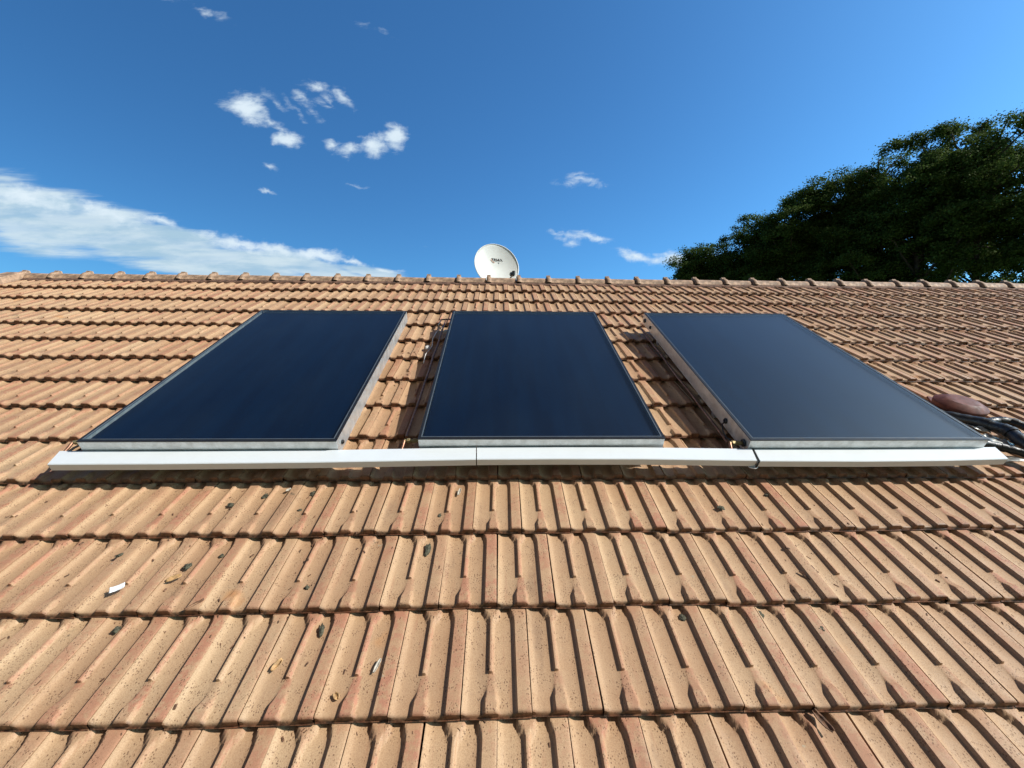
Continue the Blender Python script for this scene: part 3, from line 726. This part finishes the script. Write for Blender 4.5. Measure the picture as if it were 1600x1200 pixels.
MOSS = [
 (-1.158, 1.509, .020, .022, -.2, 'dark moss clump right of the orange stained tile in the first row'),
 (-.931, 1.524, .016, .022, -.1, 'grey green moss clump just under the white strip, left of the seam'),
 (-.947, 1.412, .012, .010, .3, 'tiny moss dot below the grey green clump on the first tile row'),
 (-1.179, 1.170, .011, .011, .4, 'tiny moss dot right of and above the paper scrap'),
 (-1.591, 1.167, .016, .009, .6, 'low flat moss smear up and left of the paper scrap'),
 (-.755, 1.011, .012, .010, .1, 'small moss dot mid row, below left of the dark oval clump'),
 (-.279, 1.366, .011, .014, 0, 'small dark moss clump below the short pale chip, first tile row'),
 (.990, .880, .022, .020, .2, 'grey lichen clump right of centre, third tile row'),
 (1.079, 1.392, .020, .016, .3, 'dark moss clump on the stained tile right of the middle of the first row'),
 (1.377, 1.495, .020, .012, .5, 'long moss smear on the tile near the joint of the white strips'),
 (.920, .698, .011, .016, .3, 'small dark moss clump in the channel near the bottom right'),
 (1.188, .811, .016, .018, .2, 'crumbled dark lichen clump in the right half of the third tile row')]
for i, (mu, mv, sx, sy, rz, lab) in enumerate(MOSS):
    rr_n = math.floor((mv - V0) / G_); yy_ = mv - V0 - rr_n * G_
    xx_ = ((mu - U0) / W_ - (0 if rr_n % 2 == 0 else .5)) % 1.0
    zz_ = float(tile_height(np.array([xx_]), np.array([yy_]))[0][0]) - RISE * yy_ / G_
    crumple('moss_clump', lab, 'moss', M_moss, mu, mv, zz_ - .001, sx * .8, sy * .8, .005, 30 + i, rz, .7)

def curl(name, label, cat, mat, u, v, n, l, wd, bend, rz, seed, lift=0.0, thick=.0016):
    """a curled strip: leaf, bark or paper"""
    m = MB(); k = 12; j = 6; vs = []; rr = random.Random(seed)
    for a in range(k + 1):
        f = a / k; ww = wd * (1.0 if name == 'paper_scrap' else math.sin(math.pi * (f * .9 + .05)) ** .55)
        for b in range(j + 1):
            g = b / j - .5
            vs.append((g * ww, (f - .5) * l, bend * (4 * g * g) + lift * (f - .5) ** 2 * 4 + .0015 * mnoise.noise(Vector((g * 5, f * 6, seed)))))
    m.add(vs, [(a * (j + 1) + b, a * (j + 1) + b + 1, (a + 1) * (j + 1) + b + 1, (a + 1) * (j + 1) + b) for a in range(k) for b in range(j)])
    ob = m.build(name, mat, None, True, 80, mw=roofm(u, v, n, rz)); s = ob.modifiers.new('thickness', 'SOLIDIFY'); s.thickness = thick
    return tag(ob, label, cat)
curl('paper_scrap', 'small bright white paper scrap lying on the tiles at the left', 'paper', M_paper, -1.465, 1.006, -.006, .046, .026, .003, R(-58), 1, .003, .0005)
curl('bark_piece', 'dark brown curled bark piece on the bottom right tiles', 'bark', M_bark, .998, .540, -.020, .060, .022, .007, R(25), 2, .004, .003)
curl('wood_chip', 'pale upright wood chip on a tile near the bottom centre', 'wood chip', M_pale, -.406, .722, -.020, .045, .010, .003, R(-18), 3)
curl('dry_leaf', 'tan curled dry leaf on a tile, left of the pale wood chip', 'leaf', M_dry, -.737, .728, -.018, .040, .018, .008, R(-30), 4)
curl('wood_chip', 'short pale chip on a tile just under the white strip', 'wood chip', M_pale, -.198, 1.520, -.026, .045, .012, .004, R(-10), 5)
curl('dry_leaf', 'reddish dry leaf beside the round moss clump above the paper', 'leaf', M_dry, -1.287, 1.052, -.016, .050, .022, .006, R(-60), 6)
curl('twig', 'thin dark twig caught in the tile edge right of the paper scrap', 'twig', M_bark, -1.131, .935, -.004, .060, .010, .003, R(-50), 7, .003, .004)
curl('bark_piece', 'small dark bark flake among the stained tiles at the right', 'bark', M_bark, 1.300, .985, -.020, .050, .018, .006, R(20), 8)
curl('dry_leaf', 'pale dry leaf near the bottom, beside the lowest moss clump', 'leaf', M_dry, -.511, .634, -.018, .022, .016, .006, R(40), 9)

curl('wood_chip', 'pale bird dropping like chip between two moss clumps on the first tile row', 'wood chip', M_pale, -1.055, 1.543, -.026, .024, .014, .003, R(-40), 12)
curl('dry_leaf', 'thin dark leaf stalk end on the right, beside the small bark flake', 'leaf', M_bark, 1.262, 1.03, -.018, .045, .008, .003, R(30), 13)
# loose needles, crumbs and grit lodged in the tile troughs
def grit():
    rr = random.Random(21); m = MB()
    spots = [(rr.uniform(-2.6, 2.6), rr.uniform(.45, 1.6), 1.0) for _ in range(560)]
    for _ in range(420):
        n_ = rr.randint(-1, 3); spots.append((rr.uniform(-2.6, 2.8), V0 + (n_ + 1) * G_ - rr.uniform(.004, .03), .8))
    spots += [(rr.gauss(1.22, .10), rr.gauss(1.03, .12), 1.3) for _ in range(60)] + [(rr.gauss(.78, .2), rr.gauss(1.45, .08), 1.2) for _ in range(40)]
    spots += [(rr.uniform(-.80, -.46), rr.uniform(1.8, 3.7), 1.5) for _ in range(120)] + [(rr.uniform(.95, 1.30), rr.uniform(1.8, 3.7), 1.3) for _ in range(80)]
    for u, v, sc in spots:
        n = math.floor((v - V0) / G_); y = v - V0 - n * G_
        x = ((u - U0) / W_ - (0 if n % 2 == 0 else .5)) % 1.0
        z = float(tile_height(np.array([x]), np.array([y]))[0][0]) - RISE * y / G_
        l = rr.uniform(.002, .009) * sc; w2 = l * rr.uniform(.12, .5); a = rr.uniform(-.9, .9); h = w2 * .8
        ca, sa = math.cos(a), math.sin(a)
        pts = [(-w2, -l, 0), (w2, -l * .8, 0), (w2 * .8, l, 0), (-w2, l * .9, 0), (-w2 * .6, -l * .7, h), (w2 * .6, -l * .6, h), (w2 * .5, l * .8, h), (-w2 * .6, l * .7, h)]
        m.add([(u + px * ca - py * sa, v + px * sa + py * ca, z + pz - .001) for px, py, pz in pts],
              [(4, 5, 6, 7), (0, 1, 5, 4), (1, 2, 6, 5), (2, 3, 7, 6), (3, 0, 4, 7)])
    ob = m.build('grit', M_bark, None, mw=ROOF); tag(ob, 'brown crumbs and needles scattered in the tile troughs', 'debris', kind='stuff')
grit()

# ---------------------------------------------------------------- trees behind the ridge
def tree(x, y, top, rx, rz_, zc, label, seed, dens=1.0, airy=0.0, leaf=.15, nclump=260):
    rr = np.random.default_rng(seed); pr = random.Random(seed)
    t = thing('broadleaf_tree', label, 'tree', 'trees beyond the ridge', Matrix.Translation((x, y, 0)))
    ry = rx * .9
    # lobes of the crown
    lobes = []
    nl = 9 if airy < .5 else 6
    for i in range(nl):
        d = rr.normal(0, 1, 3); d /= np.linalg.norm(d); d[2] = abs(d[2]) * .9 - .25
        f = .52
        lobes.append((np.array([d[0] * rx * f, d[1] * ry * f, zc + d[2] * rz_ * .62]), rr.uniform(.42, .58)))
    lobes.append((np.array([0, 0, zc + rz_ * .45]), .55)); lobes.append((np.array([0, 0, zc - rz_ * .2]), .7))
    knots = []
    while len(knots) < max(18, nclump // 11):
        lc, s = lobes[rr.integers(len(lobes))]
        d = rr.normal(0, 1, 3); d /= np.linalg.norm(d)
        r = rr.random() ** (.28 if airy < .5 else .45)
        p = lc + d * np.array([rx, ry, rz_]) * s * r
        if p[2] < 3 or p[2] > top - .55: continue
        knots.append((p, rr.uniform(.50, .95) * (.8 if airy > .5 else 1)))
    # rounded boughs: leaf tufts on the upper and outer side of each knot
    pts, outs = [], []
    for p, kr in knots:
        for _ in range(11):
            d = rr.normal(0, 1, 3); d[2] = abs(d[2]) * .9 - .25; d /= np.linalg.norm(d)
            pts.append(p + d * np.array([kr, kr, kr * .72])); outs.append(d)
    pts = np.array(pts)
    # trunk and limbs
    m = MB(); tz = max(3.0, zc - rz_ * .55)
    lean = rr.normal(0, .25, 2)
    spine = [(lean[0] * f * f, lean[1] * f * f, f * (zc + rz_ * .5)) for f in (0, .12, .3, .5, .7, .85, 1)]
    rad = [.34, .26, .22, .18, .13, .08, .035]
    m.tube(spine, [q * rx / 3.4 for q in rad], 9)
    for i in rr.choice(len(pts), min(len(pts), int(46 + 50 * airy)), replace=False):
        p = pts[i]; h = min(max(p[2] - np.hypot(p[0], p[1]) * .75, tz * .6), zc + rz_ * .45); f = h / (zc + rz_ * .5)
        a = np.array([lean[0] * f * f, lean[1] * f * f, h]); mid = a * .5 + p * .5 + rr.normal(0, .15, 3) + np.array([0, 0, .15])
        q1 = a * .75 + mid * .25 + rr.normal(0, .04, 3)
        m.tube([a, q1, mid, mid * .4 + p * .6 + rr.normal(0, .1, 3), p], [.075, .06, .045, .03, .012], 5)
    m.build('trunk', M_trunk, t, True)
    # leaves
    per = int(95 * dens); allv, allc = [], []
    for p, od in zip(pts, outs):
        n = int(per * rr.uniform(.5, 1.4)); cs = rr.uniform(.13, .24)
        c = p + rr.normal(0, 1, (n, 3)) * np.array([cs, cs, cs * .55])
        tw = rr.random(); 
        d = rr.normal(0, 1, (n, 3)); d[:, 2] *= .6; d /= np.linalg.norm(d, axis=1)[:, None]
        out = (c - p) / cs; nr = rr.normal(0, .40, (n, 3)) + out * .35 + od * .8 + np.array([0, 0, .25]); s = np.cross(d, nr); s /= np.linalg.norm(s, axis=1)[:, None] + 1e-6
        l = leaf * rr.uniform(.55, 1.25, n)[:, None]; wv = l * .36; up = np.cross(s, d)
        allv.append(np.stack([c - d * l * .5, c + s * wv * .9 + up * wv * .3, c + d * l * .5, c - s * wv * .9 + up * wv * .3], 1))
        cc = np.clip(tw * .6 + rr.random(n) * .4, 0, 1); yl = (rr.random(n) < .12) * rr.random(n)
        allc.append(np.repeat(np.stack([cc, yl, np.zeros(n), np.ones(n)], 1)[:, None, :], 4, 1))
    v = np.concatenate(allv).reshape(-1, 3); col = np.concatenate(allc).reshape(-1, 4)
    q = np.arange(len(v)).reshape(-1, 4)
    link('crown', np_mesh('crown', v, q, col), M_leaf, t)
    return t

def bearing(px, dist, ytop):          # a tree seen at that column of the photograph, standing `dist` beyond the camera
    a = (px - 800) / 644 + .032; b = (600 - ytop) / 644 * 1.0
    return a * dist, dist - .75, 5.5 + b * dist
TREES = [
 (1098, 30, 374, 1.9, 3.2, 'lowest, leftmost tree peeping over the ridge', 1, 1.0, 0, 240),
 (1140, 29, 370, 2.2, 3.6, 'small tree second from the left end of the wood', 12, 1.0, 0, 240),
 (1190, 27, 332, 2.7, 4.4, 'third tree from the left, rounded, a clear step taller than the second', 2, 1.0, 0, 320),
 (1240, 26, 296, 3.0, 4.8, 'fourth tree from the left, rounded crown midway up the slope', 13, 1.0, 0, 340),
 (1300, 25, 262, 3.3, 5.4, 'broad dense crown just left of the airy round tree top', 3, 1.0, 0, 400),
 (1378, 24, 226, 2.2, 3.6, 'slender airy round tree top standing out against the sky', 4, 1.0, .8, 230),
 (1460, 21, 170, 3.2, 6.0, 'dense dark tree just left of the tallest crown', 5, 1.0, 0, 440),
 (1552, 20, 146, 3.4, 6.2, 'tallest tree with open branches at the top right', 6, .95, .55, 430),
 (1660, 19, 140, 4.2, 6.5, 'tree cut off by the right edge of the picture', 7, 1.0, 0, 380),
 (1385, 23, 300, 3.9, 5.0, 'broad low tree below the slender airy one', 8, 1.1, 0, 420),
 (1545, 24, 262, 5.2, 7.2, 'low dark tree filling in behind the tallest one', 9, 1.1, 0, 420),
]
for px, D, yt, rx, rz_, lab, sd_, dn, ai, nc in TREES:
    x, y, top = bearing(px, D, yt)
    tree(x, y, top, rx, rz_, top - rz_, lab, sd_, dn * .9, ai, .125, int(nc * 2.1))
